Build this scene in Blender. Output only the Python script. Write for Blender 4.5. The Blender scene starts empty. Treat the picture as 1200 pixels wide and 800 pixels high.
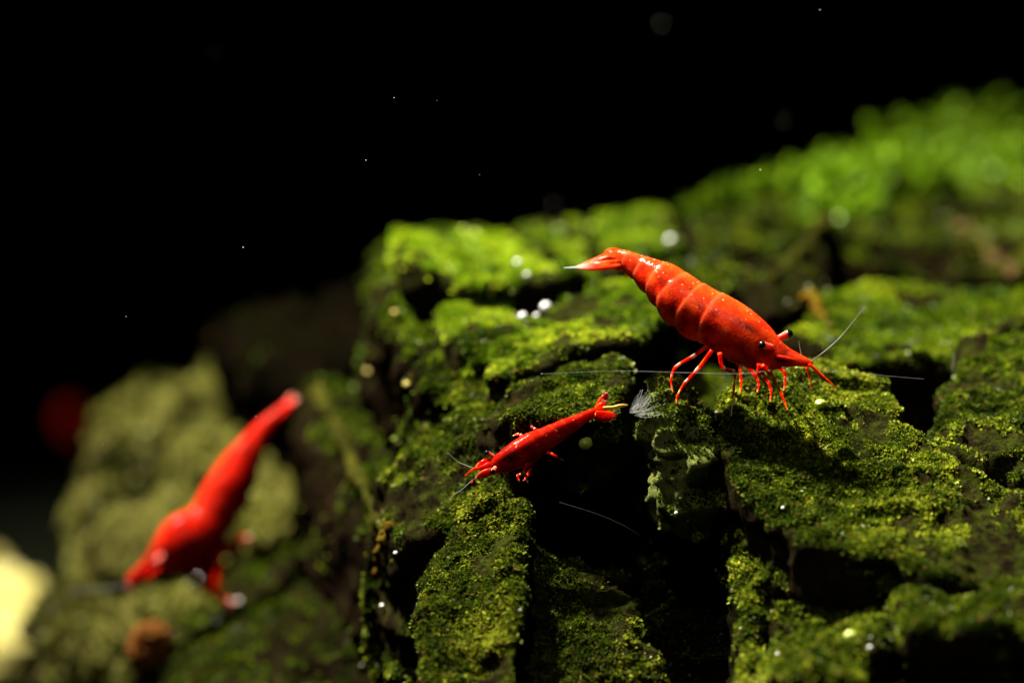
import bpy, bmesh, math, random
import numpy as np
from mathutils import Vector
from mathutils.bvhtree import BVHTree
RS = np.random.RandomState(7)
random.seed(7)
S = 0.01                      # everything below is laid out in centimetres, stored in metres
scene = bpy.context.scene
COL = scene.collection

# ------------------------------------------------------------------ camera, world, lamps, exposure
PITCH = math.radians(12.0)
D0 = 30.0                     # focus distance, cm
PXCM = 150.0                  # photograph pixels per cm at the focus distance (1200 px = 8 cm)
cp, sp_ = math.cos(PITCH), math.sin(PITCH)
CAM = np.array([0.0, -D0 * cp, D0 * sp_])
FWD = np.array([0.0, cp, -sp_]); UPV = np.array([0.0, sp_, cp]); RIGHT = np.array([1.0, 0, 0])

cam = bpy.data.cameras.new("camera"); camo = bpy.data.objects.new("camera", cam); COL.objects.link(camo)
camo.location = CAM * S
camo.rotation_euler = (math.radians(90) - PITCH, 0, 0)
cam.sensor_width = 36; cam.lens = 36 * D0 / 8.0
cam.clip_start = 0.01; cam.clip_end = 20
cam.dof.use_dof = True; cam.dof.focus_distance = 29.75 * S
cam.dof.aperture_fstop = (cam.lens / 10.0) / 0.86      # 8.6 mm entrance pupil
scene.camera = camo

w = bpy.data.worlds.new("World"); scene.world = w; w.use_nodes = True
bg = w.node_tree.nodes["Background"]
bg.inputs[0].default_value = (0.75, 0.85, 1.0, 1); bg.inputs[1].default_value = 0.0012

def spot(name, loc, target, watts, angle, blend, size, color):
    l = bpy.data.lights.new(name, 'SPOT'); o = bpy.data.objects.new(name, l); COL.objects.link(o)
    l.energy = watts; l.spot_size = math.radians(angle); l.spot_blend = blend
    l.shadow_soft_size = size * S; l.color = color
    o.location = np.array(loc) * S
    d = Vector(np.array(target) - np.array(loc)); o.rotation_euler = d.to_track_quat('-Z', 'Y').to_euler()
    return o
# aquarium lamp above the tank, a little behind and to the left, plus an added weak fill from the front
spot("aquarium_lamp", (-15, 14, 33), (1.5, 2.0, -1.0), 52.0, 64, 0.9, 1.0, (1.0, 0.93, 0.78))
spot("added_front_fill", (-7, -20, 36), (0.5, 0, -1.0), 1.5, 30, 0.9, 2.0, (1.0, 0.93, 0.80))

scene.view_settings.view_transform = 'Standard'; scene.view_settings.look = 'None'
scene.view_settings.exposure = 0.0; scene.view_settings.gamma = 1.0
scene.cycles.use_denoising = True
scene.cycles.max_bounces = 6

# ------------------------------------------------------------------ helpers
def P(u, v, d):
    """photo pixel + distance along the view axis (cm) -> point in the place (cm)"""
    k = d / D0 / PXCM
    return CAM + FWD * d + RIGHT * ((u - 600) * k) + UPV * (-(v - 400) * k)
def to_px(p):
    q = np.asarray(p) - CAM
    d = q @ FWD
    return 600 + (q @ RIGHT) / d * D0 * PXCM, 400 - (q @ UPV) / d * D0 * PXCM, d

def hash3(ix, iy, iz, seed):
    h = (ix.astype(np.int64) * 374761393 + iy.astype(np.int64) * 668265263 + iz.astype(np.int64) * 2147483647 + seed * 1274126177) & 0xffffffff
    h = ((h ^ (h >> 13)) * 1274126177) & 0xffffffff
    h = ((h ^ (h >> 15)) * 2246822519) & 0xffffffff
    return ((h ^ (h >> 16)) & 0xffff) / 32767.5 - 1.0
def vnoise(p, seed=0):
    i = np.floor(p).astype(np.int64); f = p - i; f = f * f * f * (f * (f * 6 - 15) + 10)
    r = 0
    for dx in (0, 1):
        for dy in (0, 1):
            for dz in (0, 1):
                wgt = (f[:, 0] if dx else 1 - f[:, 0]) * (f[:, 1] if dy else 1 - f[:, 1]) * (f[:, 2] if dz else 1 - f[:, 2])
                r = r + wgt * hash3(i[:, 0] + dx, i[:, 1] + dy, i[:, 2] + dz, seed)
    return r
def fbm(p, size, octs=3, seed=0, ridged=False):
    a, tot, r, q = 1.0, 0, 0, p / size + 17.3
    for o in range(octs):
        n = vnoise(q, seed + o)
        if ridged: n = 1 - 2 * np.abs(n)
        r = r + a * n; tot += a; a *= 0.5; q = q * 2.03 + 5.1
    return r / tot

def tag(o, label=None, cat=None, group=None, kind=None):
    if label: o["label"] = label
    if cat: o["category"] = cat
    if group: o["group"] = group
    if kind: o["kind"] = kind
    return o
def empty(name, base, label, cat, group=None):
    o = bpy.data.objects.new(name, None); COL.objects.link(o)
    o.location = np.asarray(base) * S; o.empty_display_size = 0.003
    o["_b"] = 0
    del o["_b"]
    return tag(o, label, cat, group)
BASE = {}
def mesh(name, V, F, mat, parent=None, base=(0, 0, 0), smooth=True, attrs=None):
    """V in cm (world), stored relative to base"""
    base = np.asarray(base, float)
    V = (np.asarray(V, float) - base) * S
    me = bpy.data.meshes.new(name)
    F = np.asarray(F)
    n, k = F.shape
    me.vertices.add(len(V)); me.vertices.foreach_set("co", V.astype(np.float32).ravel())
    me.loops.add(n * k); me.loops.foreach_set("vertex_index", F.astype(np.int32).ravel())
    me.polygons.add(n); me.polygons.foreach_set("loop_start", np.arange(0, n * k, k, dtype=np.int32))
    if smooth: me.polygons.foreach_set("use_smooth", np.ones(n, bool))
    me.update(calc_edges=True); me.validate()
    for a, vals in (attrs or {}).items():
        vals = np.asarray(vals, np.float32)
        if vals.ndim == 2:
            at = me.attributes.new(a, 'FLOAT_COLOR', 'POINT')
            at.data.foreach_set("color", np.c_[vals, np.ones(len(vals))].astype(np.float32).ravel())
        else:
            at = me.attributes.new(a, 'FLOAT', 'POINT'); at.data.foreach_set("value", vals)
    me.materials.append(mat)
    o = bpy.data.objects.new(name, me); COL.objects.link(o)
    if parent is not None: o.parent = parent
    else: o.location = base * S
    return o

# ------------------------------------------------------------------ materials
def material(name):
    m = bpy.data.materials.new(name); m.use_nodes = True
    nt = m.node_tree; b = nt.nodes["Principled BSDF"]
    def N(t, **kw):
        n = nt.nodes.new(t)
        for k, v in kw.items():
            if k in n.inputs.keys(): n.inputs[k].default_value = v
            else: setattr(n, k, v)
        return n
    L = nt.links.new
    tc = N('ShaderNodeTexCoord'); mp = N('ShaderNodeMapping'); mp.inputs['Scale'].default_value = (100, 100, 100)
    L(tc.outputs['Object'], mp.inputs[0])
    return m, b, N, L, mp.outputs[0]
def ramp(N, stops):
    r = N('ShaderNodeValToRGB'); e = r.color_ramp.elements
    while len(e) < len(stops): e.new(0.5)
    for q, (p, c) in zip(e, stops): q.position = p; q.color = (*c, 1)
    return r
def mix(N, L, fac, a, b_, mode='MIX'):
    m = N('ShaderNodeMix'); m.data_type = 'RGBA'; m.blend_type = mode
    for sock, val in ((m.inputs[0], fac), (m.inputs[6], a), (m.inputs[7], b_)):
        if isinstance(val, bpy.types.NodeSocket): L(val, sock)
        elif isinstance(val, (int, float)): sock.default_value = val
        else: sock.default_value = (*val, 1)
    return m.outputs[2]

def mat_rock(name, stops, algae, rough=0.75):
    m, b, N, L, co = material(name)
    n1 = N('ShaderNodeTexNoise', Scale=2.2, Detail=8.0, Roughness=0.7); L(co, n1.inputs[0])
    r1 = ramp(N, stops); L(n1.outputs[0], r1.inputs[0])
    n2 = N('ShaderNodeTexNoise', Scale=9.0, Detail=10.0, Roughness=0.8); L(co, n2.inputs[0])
    r2 = ramp(N, [(0.44, (0, 0, 0)), (0.62, (1, 1, 1))]); L(n2.outputs[0], r2.inputs[0])
    ge = N('ShaderNodeNewGeometry'); sx = N('ShaderNodeSeparateXYZ'); L(ge.outputs['Normal'], sx.inputs[0])
    mr = N('ShaderNodeMapRange'); mr.inputs[1].default_value = 0.1; mr.inputs[2].default_value = 0.75; mr.inputs[3].default_value = 0.12; mr.inputs[4].default_value = 0.9
    L(sx.outputs[2], mr.inputs[0])
    ff = N('ShaderNodeMath', operation='MULTIPLY'); L(mr.outputs[0], ff.inputs[0]); L(r2.outputs[0], ff.inputs[1])
    c = mix(N, L, ff.outputs[0], r1.outputs[0], algae)
    L(c, b.inputs['Base Color'])
    b.inputs['Roughness'].default_value = rough
    b.inputs['Specular IOR Level'].default_value = 0.0
    n3 = N('ShaderNodeTexNoise', Scale=22.0, Detail=6.0, Roughness=0.7); L(co, n3.inputs[0])
    bp = N('ShaderNodeBump', Strength=1.0, Distance=0.0009); L(n3.outputs[0], bp.inputs['Height'])
    L(bp.outputs[0], b.inputs['Normal'])
    return m
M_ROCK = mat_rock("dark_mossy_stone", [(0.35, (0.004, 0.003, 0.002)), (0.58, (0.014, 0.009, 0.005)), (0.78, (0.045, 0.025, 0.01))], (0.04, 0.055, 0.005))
M_DARK = mat_rock("dark_stone_painted_shade", [(0.35, (0.003, 0.002, 0.0015)), (0.58, (0.012, 0.007, 0.004)), (0.78, (0.03, 0.015, 0.006))], (0.010, 0.014, 0.0015))  # dark bare stone, with dim light and crevice shade painted in
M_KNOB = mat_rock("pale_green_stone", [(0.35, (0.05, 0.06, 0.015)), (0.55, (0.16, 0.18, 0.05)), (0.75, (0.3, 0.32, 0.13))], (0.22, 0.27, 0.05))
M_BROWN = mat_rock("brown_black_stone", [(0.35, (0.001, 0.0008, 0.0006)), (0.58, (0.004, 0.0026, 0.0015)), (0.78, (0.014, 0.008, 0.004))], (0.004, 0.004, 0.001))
M_ROCK_REAR = mat_rock("olive_stone", [(0.36, (0.012, 0.010, 0.004)), (0.5, (0.07, 0.062, 0.016)), (0.66, (0.14, 0.12, 0.035))], (0.10, 0.11, 0.018))
M_PALE = mat_rock("pale_stone", [(0.36, (0.16, 0.13, 0.03)), (0.5, (0.5, 0.44, 0.14)), (0.64, (0.8, 0.72, 0.38))], (0.5, 0.46, 0.13))
M_ORANGE = mat_rock("orange_pebble", [(0.3, (0.05, 0.015, 0.005)), (0.55, (0.17, 0.06, 0.015)), (0.75, (0.32, 0.13, 0.04))], (0.16, 0.07, 0.016))
M_GRAVEL = mat_rock("black_gravel", [(0.3, (0.004, 0.004, 0.004)), (0.6, (0.012, 0.012, 0.01)), (0.8, (0.02, 0.02, 0.015))], (0.006, 0.012, 0.002), 0.9)

def mat_leaf(name, rough=0.5, trans=0.35):
    m, b, N, L, co = material(name)
    at = N('ShaderNodeAttribute', attribute_name='tint')
    L(at.outputs['Color'], b.inputs['Base Color'])
    b.inputs['Roughness'].default_value = rough
    b.inputs['Specular IOR Level'].default_value = 0.14
    tr = N('ShaderNodeBsdfTranslucent'); L(at.outputs['Color'], tr.inputs[0])
    mx = N('ShaderNodeMixShader'); mx.inputs[0].default_value = trans
    L(b.outputs[0], mx.inputs[1]); L(tr.outputs[0], mx.inputs[2])
    out = [n for n in m.node_tree.nodes if n.type == 'OUTPUT_MATERIAL'][0]
    L(mx.outputs[0], out.inputs[0])
    return m
M_MOSS = mat_leaf("moss_leaf", 0.42, 0.3)

def mat_shrimp(name, deep, red, orange, rough=0.28, coat=0.12):
    m, b, N, L, co = material(name)
    n1 = N('ShaderNodeTexNoise', Scale=6.5, Detail=8.0, Roughness=0.7); L(co, n1.inputs[0])
    r1 = ramp(N, [(0.36, deep), (0.5, red), (0.66, orange)]); L(n1.outputs[0], r1.inputs[0])
    do = N('ShaderNodeAttribute', attribute_name='back')
    n4 = N('ShaderNodeTexNoise', Scale=16.0, Detail=4.0, Roughness=0.6); L(co, n4.inputs[0])
    mu = N('ShaderNodeMath', operation='MULTIPLY'); L(do.outputs['Fac'], mu.inputs[0]); L(n4.outputs[0], mu.inputs[1])
    c = mix(N, L, mu.outputs[0], r1.outputs[0], orange)
    mk = N('ShaderNodeAttribute', attribute_name='mark')
    n5 = N('ShaderNodeTexNoise', Scale=14.0, Detail=5.0, Roughness=0.7); L(co, n5.inputs[0])
    r5 = ramp(N, [(0.3, (0, 0, 0)), (0.5, (1, 1, 1))]); L(n5.outputs[0], r5.inputs[0])
    m5 = N('ShaderNodeMath', operation='MULTIPLY'); L(mk.outputs['Fac'], m5.inputs[0]); L(r5.outputs[0], m5.inputs[1])
    c = mix(N, L, m5.outputs[0], c, (0.02, 0.004, 0.003))
    # pigment dots
    vo = N('ShaderNodeTexVoronoi', Scale=55.0); L(co, vo.inputs[0])
    rv = ramp(N, [(0.12, (1, 1, 1)), (0.3, (0, 0, 0))]); L(vo.outputs['Distance'], rv.inputs[0])
    fv = N('ShaderNodeMath', operation='MULTIPLY'); fv.inputs[1].default_value = 0.45; L(rv.outputs[0], fv.inputs[0])
    c = mix(N, L, fv.outputs[0], c, deep)
    n8 = N('ShaderNodeTexNoise', Scale=26.0, Detail=4.0, Roughness=0.65); L(co, n8.inputs[0])
    r8 = ramp(N, [(0.58, (0, 0, 0)), (0.72, (0.7, 0.7, 0.7))]); L(n8.outputs[0], r8.inputs[0])
    c = mix(N, L, r8.outputs[0], c, tuple(x * 0.3 for x in deep))
    ri = N('ShaderNodeAttribute', attribute_name='rim')
    c = mix(N, L, ri.outputs['Fac'], c, (0.62, 0.11, 0.035))
    pa = N('ShaderNodeAttribute', attribute_name='pale')
    c = mix(N, L, pa.outputs['Fac'], c, (0.62, 0.55, 0.5))
    vs = N('ShaderNodeTexVoronoi', Scale=24.0); L(co, vs.inputs[0])
    rs_ = ramp(N, [(0.10, (1, 1, 1)), (0.19, (0, 0, 0))]); L(vs.outputs['Distance'], rs_.inputs[0])
    ns = N('ShaderNodeTexNoise', Scale=5.0, Detail=2.0); L(co, ns.inputs[0])
    rn = ramp(N, [(0.36, (0, 0, 0)), (0.52, (1, 1, 1))]); L(ns.outputs[0], rn.inputs[0])
    s1_ = N('ShaderNodeMath', operation='MULTIPLY'); L(rs_.outputs[0], s1_.inputs[0]); L(rn.outputs[0], s1_.inputs[1])
    s2_ = N('ShaderNodeMath', operation='MULTIPLY'); L(s1_.outputs[0], s2_.inputs[0]); L(do.outputs['Fac'], s2_.inputs[1])
    c = mix(N, L, s2_.outputs[0], c, (0.75, 0.42, 0.22))  # pale back specks: white dots plus glitter painted into the colour
    L(c, b.inputs['Base Color'])
    b.inputs['Roughness'].default_value = rough
    b.inputs['Subsurface Weight'].default_value = 0.75
    b.inputs['Subsurface Radius'].default_value = (1.0, 0.18, 0.06)
    b.inputs['Subsurface Scale'].default_value = 0.0015
    b.inputs['Specular IOR Level'].default_value = 0.0; b.inputs['Coat Weight'].default_value = coat; b.inputs['Coat Roughness'].default_value = 0.13
    n6 = N('ShaderNodeTexVoronoi', Scale=60.0); L(co, n6.inputs[0])
    n7 = N('ShaderNodeTexNoise', Scale=9.0, Detail=3.0); L(co, n7.inputs[0])
    n9 = N('ShaderNodeTexNoise', Scale=95.0, Detail=2.0); L(co, n9.inputs[0])
    ad0 = N('ShaderNodeMath', operation='ADD'); L(n6.outputs['Distance'], ad0.inputs[0]); L(n9.outputs[0], ad0.inputs[1])
    ad = N('ShaderNodeMath', operation='ADD'); L(ad0.outputs[0], ad.inputs[0]); L(n7.outputs[0], ad.inputs[1]); 
    bp = N('ShaderNodeBump', Strength=0.16, Distance=0.00013); L(ad.outputs[0], bp.inputs['Height'])
    L(bp.outputs[0], b.inputs['Normal'])
    n10 = N('ShaderNodeTexNoise', Scale=34.0, Detail=3.0, Roughness=0.6); L(co, n10.inputs[0])
    bc = N('ShaderNodeBump', Strength=0.22, Distance=0.0002); L(n10.outputs[0], bc.inputs['Height'])
    L(bc.outputs[0], b.inputs['Coat Normal'])
    return m
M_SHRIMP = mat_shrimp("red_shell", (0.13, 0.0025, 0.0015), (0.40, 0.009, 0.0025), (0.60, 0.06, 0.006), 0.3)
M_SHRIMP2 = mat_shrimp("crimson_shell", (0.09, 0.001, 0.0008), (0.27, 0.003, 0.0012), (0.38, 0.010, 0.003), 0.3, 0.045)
def simple(name, col, rough=0.4, **kw):
    m, b, N, L, co = material(name)
    n = N('ShaderNodeTexNoise', Scale=30.0, Detail=3.0); L(co, n.inputs[0])
    c = mix(N, L, n.outputs[0], tuple(x * 0.75 for x in col), tuple(min(1, x * 1.2) for x in col))
    L(c, b.inputs['Base Color']); b.inputs['Roughness'].default_value = rough
    for k, v in kw.items(): b.inputs[k.replace('_', ' ')].default_value = v
    return m
M_EYE = simple("eye_black", (0.006, 0.005, 0.005), 0.12)
M_HAIR = simple("white_filament", (0.24, 0.25, 0.24), 0.4)
M_ANT = simple("antenna_filament", (0.26, 0.25, 0.23), 0.4)
M_ANTD = simple("dark_antenna", (0.12, 0.08, 0.06), 0.4)
M_YEL = simple("yellow_tail_spine", (0.62, 0.36, 0.04), 0.35)
M_BUB = simple("glint_white_bubble", (0.9, 0.93, 0.95), 0.1)  # white base colour stands in for the lamp's glint on the bubbles
M_SPECK = simple("drifting_particle", (0.7, 0.72, 0.7), 0.5)
M_FILM = simple("black_back_film", (0.004, 0.004, 0.004), 0.9)

# ------------------------------------------------------------------ stone blocks
ALL_V, ALL_F, NV = [], [], 0
def remesh(V, F, vox):
    me = bpy.data.meshes.new("tmp"); me.from_pydata([tuple(x) for x in V], [], F); me.update()
    bm = bmesh.new(); bm.from_mesh(me); bmesh.ops.recalc_face_normals(bm, faces=bm.faces); bmesh.ops.triangulate(bm, faces=bm.faces); bm.to_mesh(me); bm.free()
    o = bpy.data.objects.new("tmp", me); COL.objects.link(o)
    md = o.modifiers.new("r", 'REMESH'); md.mode = 'VOXEL'; md.voxel_size = vox
    dg = bpy.context.evaluated_depsgraph_get(); oe = o.evaluated_get(dg); m2 = oe.to_mesh()
    v = np.empty(len(m2.vertices) * 3, np.float32); m2.vertices.foreach_get("co", v)
    f = np.empty(len(m2.polygons) * 4, np.int32); m2.loops.foreach_get("vertex_index", f)
    oe.to_mesh_clear(); bpy.data.objects.remove(o); bpy.data.meshes.remove(me)
    return v.reshape(-1, 3).astype(float), f.reshape(-1, 4)
def vnormals(V, F):
    n = np.cross(V[F[:, 2]] - V[F[:, 0]], V[F[:, 3]] - V[F[:, 1]])
    out = np.zeros_like(V)
    for k in range(4): np.add.at(out, F[:, k], n)
    return out / (np.linalg.norm(out, axis=1, keepdims=True) + 1e-12)
def smooth(V, F, it):
    e = np.concatenate([F[:, [0, 1]], F[:, [1, 2]], F[:, [2, 3]], F[:, [3, 0]]])
    deg = np.bincount(e[:, 0], minlength=len(V)) + np.bincount(e[:, 1], minlength=len(V))
    for _ in range(it):
        acc = np.zeros_like(V)
        np.add.at(acc, e[:, 0], V[e[:, 1]]); np.add.at(acc, e[:, 1], V[e[:, 0]])
        V = 0.5 * V + 0.5 * acc / deg[:, None]
    return V
BLOCKS = {}
def prism(rock, name, pts, h, vox=0.05, spread=0.0, shift=(0, 0), amp=1.0, soft=4, mat=None, dz=0.0, moss=1.0):
    """a stone block: its upper face through the given points, h cm deep below it"""
    global NV
    top = np.array([P(*q) for q in pts]); top[:, 2] += dz; c = top.mean(0)
    bot = top.copy(); bot[:, 2] -= h
    hd = (top - c); hd[:, 2] = 0
    bot += hd * spread; bot[:, 0] += shift[0]; bot[:, 1] += shift[1]
    n = len(top)
    V = np.r_[top, bot, [c], [bot.mean(0)]]
    F = []
    for i in range(n):
        j = (i + 1) % n
        F += [(i, j, 2 * n), (n + j, n + i, 2 * n + 1), (i, n + i, n + j), (i, n + j, j)]
    return add_block(rock, name, *remesh(V, F, vox), amp, soft, mat, moss)
def add_block(rock, name, V, F, amp, soft, mat=None, moss=1.0):
    global NV
    V = smooth(V, F, soft)
    N_ = vnormals(V, F)
    d = amp * (0.13 * fbm(V, 1.1, 2, 3) + 0.085 * fbm(V, 0.42, 2, 11, True) + 0.05 * fbm(V, 0.15, 2, 23, True))
    V = V + N_ * d[:, None]
    # fine upright cracks and layering
    st = fbm(V * np.array([1, 1, 0.25]), 0.22, 2, 41, True)
    V = V - N_ * (amp * 0.05 * np.clip(st - 0.45, 0, 1))[:, None]
    base = ROCKS[rock]['base']
    o = mesh(name, V, F, mat or ROCKS[rock]['mat'], ROCKS[rock]['o'], base)
    ROCKS[rock]['blocks'].append((V, F, vnormals(V, F), moss))
    ALL_V.append(V); ALL_F.append(F + NV); NV += len(V)
    return o
ROCKS = {}
def rock(key, name, base, label, mat):
    o = empty(name, base, label, "rock")
    ROCKS[key] = dict(o=o, base=np.asarray(base, float), mat=mat, blocks=[])
    return o
GZ = -6.6
rock('main', 'mossy_rock', (0.5, 1.5, GZ), "large dark fissured stone under bright green moss, carrying two sharp red shrimps", M_ROCK)
rock('left', 'olive_rock', (-3.0, 5.5, GZ), "blurred olive stone with a sloping face behind the large mossy rock", M_ROCK_REAR)

A = 'main'
# deep core masses
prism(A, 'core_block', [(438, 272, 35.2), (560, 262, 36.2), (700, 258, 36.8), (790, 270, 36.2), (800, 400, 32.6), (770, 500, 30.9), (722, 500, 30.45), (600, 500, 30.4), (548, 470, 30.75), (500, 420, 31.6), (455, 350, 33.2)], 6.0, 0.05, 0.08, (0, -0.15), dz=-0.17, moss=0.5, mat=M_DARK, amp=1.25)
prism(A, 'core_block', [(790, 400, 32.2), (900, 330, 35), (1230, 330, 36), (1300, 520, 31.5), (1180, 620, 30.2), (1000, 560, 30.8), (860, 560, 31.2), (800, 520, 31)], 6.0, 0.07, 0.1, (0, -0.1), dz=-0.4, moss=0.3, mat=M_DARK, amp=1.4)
# top slabs
prism(A, 'slab', [(460, 272, 34.6), (560, 264, 35.6), (636, 296, 34.5), (652, 330, 33.0), (560, 336, 32.55), (484, 310, 33.0)], 0.3, 0.045, 0.0, moss=1.5, amp=0.65, soft=2)
prism(A, 'slab', [(590, 268, 35.8), (682, 260, 36.3), (694, 312, 34.0), (664, 318, 33.7), (650, 290, 34.6)], 0.35, 0.05, 0.0, moss=1.3, amp=0.65, soft=2)
prism(A, 'slab', [(702, 258, 36.6), (772, 250, 37), (800, 286, 35.1), (722, 312, 34.1)], 0.4, 0.05, 0.0, moss=1.3, amp=0.65, soft=2)
prism(A, 'slab', [(508, 366, 32.6), (585, 360, 32.8), (606, 385, 32.1), (580, 425, 31.3), (540, 408, 31.6)], 0.5, 0.045, 0.0, moss=1.3, amp=0.65, soft=2)
prism(A, 'slab', [(612, 384, 32.1), (700, 334, 33.1), (768, 316, 33.4), (784, 366, 32.2), (735, 404, 31.1), (655, 412, 30.95), (640, 432, 30.7), (562, 440, 30.95), (578, 408, 31.5)], 0.3, 0.04, -0.05, moss=1.5, amp=0.65, soft=2)
prism(A, 'slab', [(596, 452, 30.65), (660, 440, 30.8), (722, 428, 30.9), (732, 458, 30.35), (712, 492, 29.95), (600, 486, 30.05), (560, 500, 30.5)], 0.62, 0.035, 0.02, amp=0.75, soft=2)
# knob under the shrimp
prism(A, 'knob', [(762, 476, 29.95), (779, 457, 30.1), (812, 464, 30.05), (838, 500, 29.7), (822, 525, 29.45), (775, 512, 29.5)], 0.75, 0.03, -0.05, (0.02, 0.05), mat=M_KNOB, moss=0.6, amp=1.7)
# big sloping front boulder
prism(A, 'boulder', [(508, 650, 30.0), (560, 606, 30.2), (618, 588, 30.0), (606, 720, 28.95), (596, 900, 28.0), (500, 880, 28.2), (492, 740, 29.1)], 3.0, 0.035, 0.02, moss=0.5, amp=0.65, soft=2)
prism(A, 'boulder', [(614, 640, 29.95), (670, 652, 30.0), (735, 700, 29.7), (775, 790, 29.2), (760, 920, 28.6), (596, 920, 28.25), (600, 770, 29.15)], 3.0, 0.035, 0.02, moss=0.55, amp=0.75, soft=2)
prism(A, 'block', [(770, 640, 30.8), (850, 620, 30.8), (872, 700, 30.3), (870, 900, 29.3), (765, 900, 29.4)], 3.0, 0.05, 0.0, moss=0.25, mat=M_DARK, amp=1.8)
prism(A, 'block', [(440, 560, 31.3), (500, 520, 31.2), (560, 510, 30.7), (600, 540, 30.3), (590, 590, 30.1), (520, 620, 30.2), (470, 640, 30.6)], 2.4, 0.05, 0.08, moss=0.65)
# thin ridge right of the cleft
prism(A, 'ridge', [(866, 615, 29.4), (888, 600, 29.5), (900, 640, 29.2), (898, 760, 28.7), (880, 880, 28.2), (858, 880, 28.2), (862, 740, 28.9)], 2.0, 0.035, 0.0)
# right hand slope in focus
prism(A, 'block', [(828, 480, 29.95), (880, 440, 30.5), (960, 420, 30.9), (1040, 440, 30.7), (1062, 500, 30.0), (1120, 545, 29.6), (1200, 580, 29.3), (1280, 640, 28.8), (1250, 700, 28.1), (1120, 690, 28.2), (1040, 655, 28.5), (950, 645, 28.6), (900, 610, 28.95), (860, 555, 29.4)], 1.1, 0.04, -0.02, amp=0.75, soft=3)
prism(A, 'block', [(1100, 530, 29.9), (1110, 455, 31.0), (1140, 400, 32), (1220, 380, 32.5), (1300, 480, 30.6), (1280, 560, 29.9), (1200, 560, 29.6)], 1.2, 0.05, 0.0)
prism(A, 'block', [(1042, 690, 28.3), (1150, 700, 28.2), (1280, 700, 28.2), (1280, 735, 27.8), (1150, 738, 27.7), (1060, 735, 27.8)], 0.4, 0.045, 0.0)
prism(A, 'block', [(900, 705, 28.8), (960, 690, 29.0), (1020, 690, 28.9), (1040, 740, 28.2), (1010, 790, 27.7), (930, 800, 27.7), (905, 780, 28.0)], 2.0, 0.045, 0.0)
prism(A, 'block', [(1010, 790, 28.3), (1100, 770, 28.4), (1280, 780, 28.2), (1280, 900, 27), (1000, 900, 27)], 1.2, 0.06, 0.0)
# behind the shrimp, right
prism(A, 'block', [(925, 398, 32.2), (960, 350, 33.6), (1050, 335, 34.4), (1200, 345, 34.2), (1290, 400, 33.0), (1200, 440, 31.9), (1090, 425, 32), (990, 425, 31.7)], 1.0, 0.06, 0.0, moss=0.8, mat=M_DARK)
prism(A, 'block', [(800, 305, 35.6), (850, 245, 38.5), (1000, 240, 39.5), (1260, 215, 41.5), (1300, 330, 36.5), (1050, 320, 36.3), (960, 300, 36.6), (880, 300, 36.0)], 2.0, 0.08, 0.0, moss=0.35, mat=M_DARK, amp=2.0)
prism(A, 'stump', moss=0.05, mat=M_DARK, pts= [(868, 322, 34.2), (905, 305, 34.8), (950, 312, 34.6), (958, 345, 33.6), (920, 372, 32.9), (872, 360, 33.2)], h=1.2, vox=0.05, spread=0.05)
prism(A, 'block', [(770, 330, 33.8), (830, 300, 35), (862, 320, 34.3), (850, 360, 33.2), (800, 372, 32.6)], 1.0, 0.05, 0.0, moss=0.3, mat=M_DARK)
prism(A, 'block', [(830, 258, 38.5), (900, 246, 39), (1000, 228, 40), (1070, 205, 41), (1150, 165, 44), (1300, 165, 44), (1300, 250, 40), (1000, 262, 38), (850, 275, 37)], 2.5, 0.1, 0.0, moss=0.3, mat=M_DARK)
# left flank of the large stone
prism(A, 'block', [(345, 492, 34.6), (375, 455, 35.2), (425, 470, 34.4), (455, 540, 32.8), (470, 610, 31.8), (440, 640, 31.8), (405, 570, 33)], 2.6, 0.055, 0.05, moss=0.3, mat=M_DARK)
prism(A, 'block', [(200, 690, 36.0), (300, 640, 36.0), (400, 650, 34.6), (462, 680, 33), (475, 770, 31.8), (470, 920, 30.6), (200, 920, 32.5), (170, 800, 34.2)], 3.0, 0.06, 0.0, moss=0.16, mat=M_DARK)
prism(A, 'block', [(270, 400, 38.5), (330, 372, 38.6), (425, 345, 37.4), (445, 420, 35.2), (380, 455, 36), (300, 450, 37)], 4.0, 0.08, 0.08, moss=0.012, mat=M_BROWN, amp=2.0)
B = 'left'
prism(B, 'block', [(118, 480, 39.8), (180, 445, 40.6), (280, 428, 40.4), (395, 442, 38.6), (392, 540, 36.6), (355, 622, 35.6), (240, 640, 35.8), (130, 650, 36.6), (108, 560, 38)], 4.0, 0.07, 0.05, amp=2.6, soft=12)
prism(B, 'block', [(70, 690, 38), (180, 650, 37.5), (230, 660, 36.6), (225, 740, 35), (150, 790, 35), (80, 760, 36.5)], 3.0, 0.07, 0.0, amp=3.0, soft=8)
print("rock verts", NV)

AV = np.concatenate(ALL_V); AF = np.concatenate(ALL_F)
BVH = BVHTree.FromPolygons(AV.tolist(), AF.tolist())
def hit_px(u, v):
    d = P(u, v, 30.0) - CAM; d /= np.linalg.norm(d)
    loc, nor, idx, dist = BVH.ray_cast(Vector(CAM), Vector(d))
    if loc is None: return None, None, None
    loc = np.array(loc)
    return loc, np.array(nor), (loc - CAM) @ FWD
for q in [(790, 455), (797, 465), (857, 485), (900, 465), (920, 470), (600, 540), (700, 500), (650, 520), (300, 600), (250, 700), (614, 364), (1000, 200)]:
    print("hit", q, hit_px(*q)[2])

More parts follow.
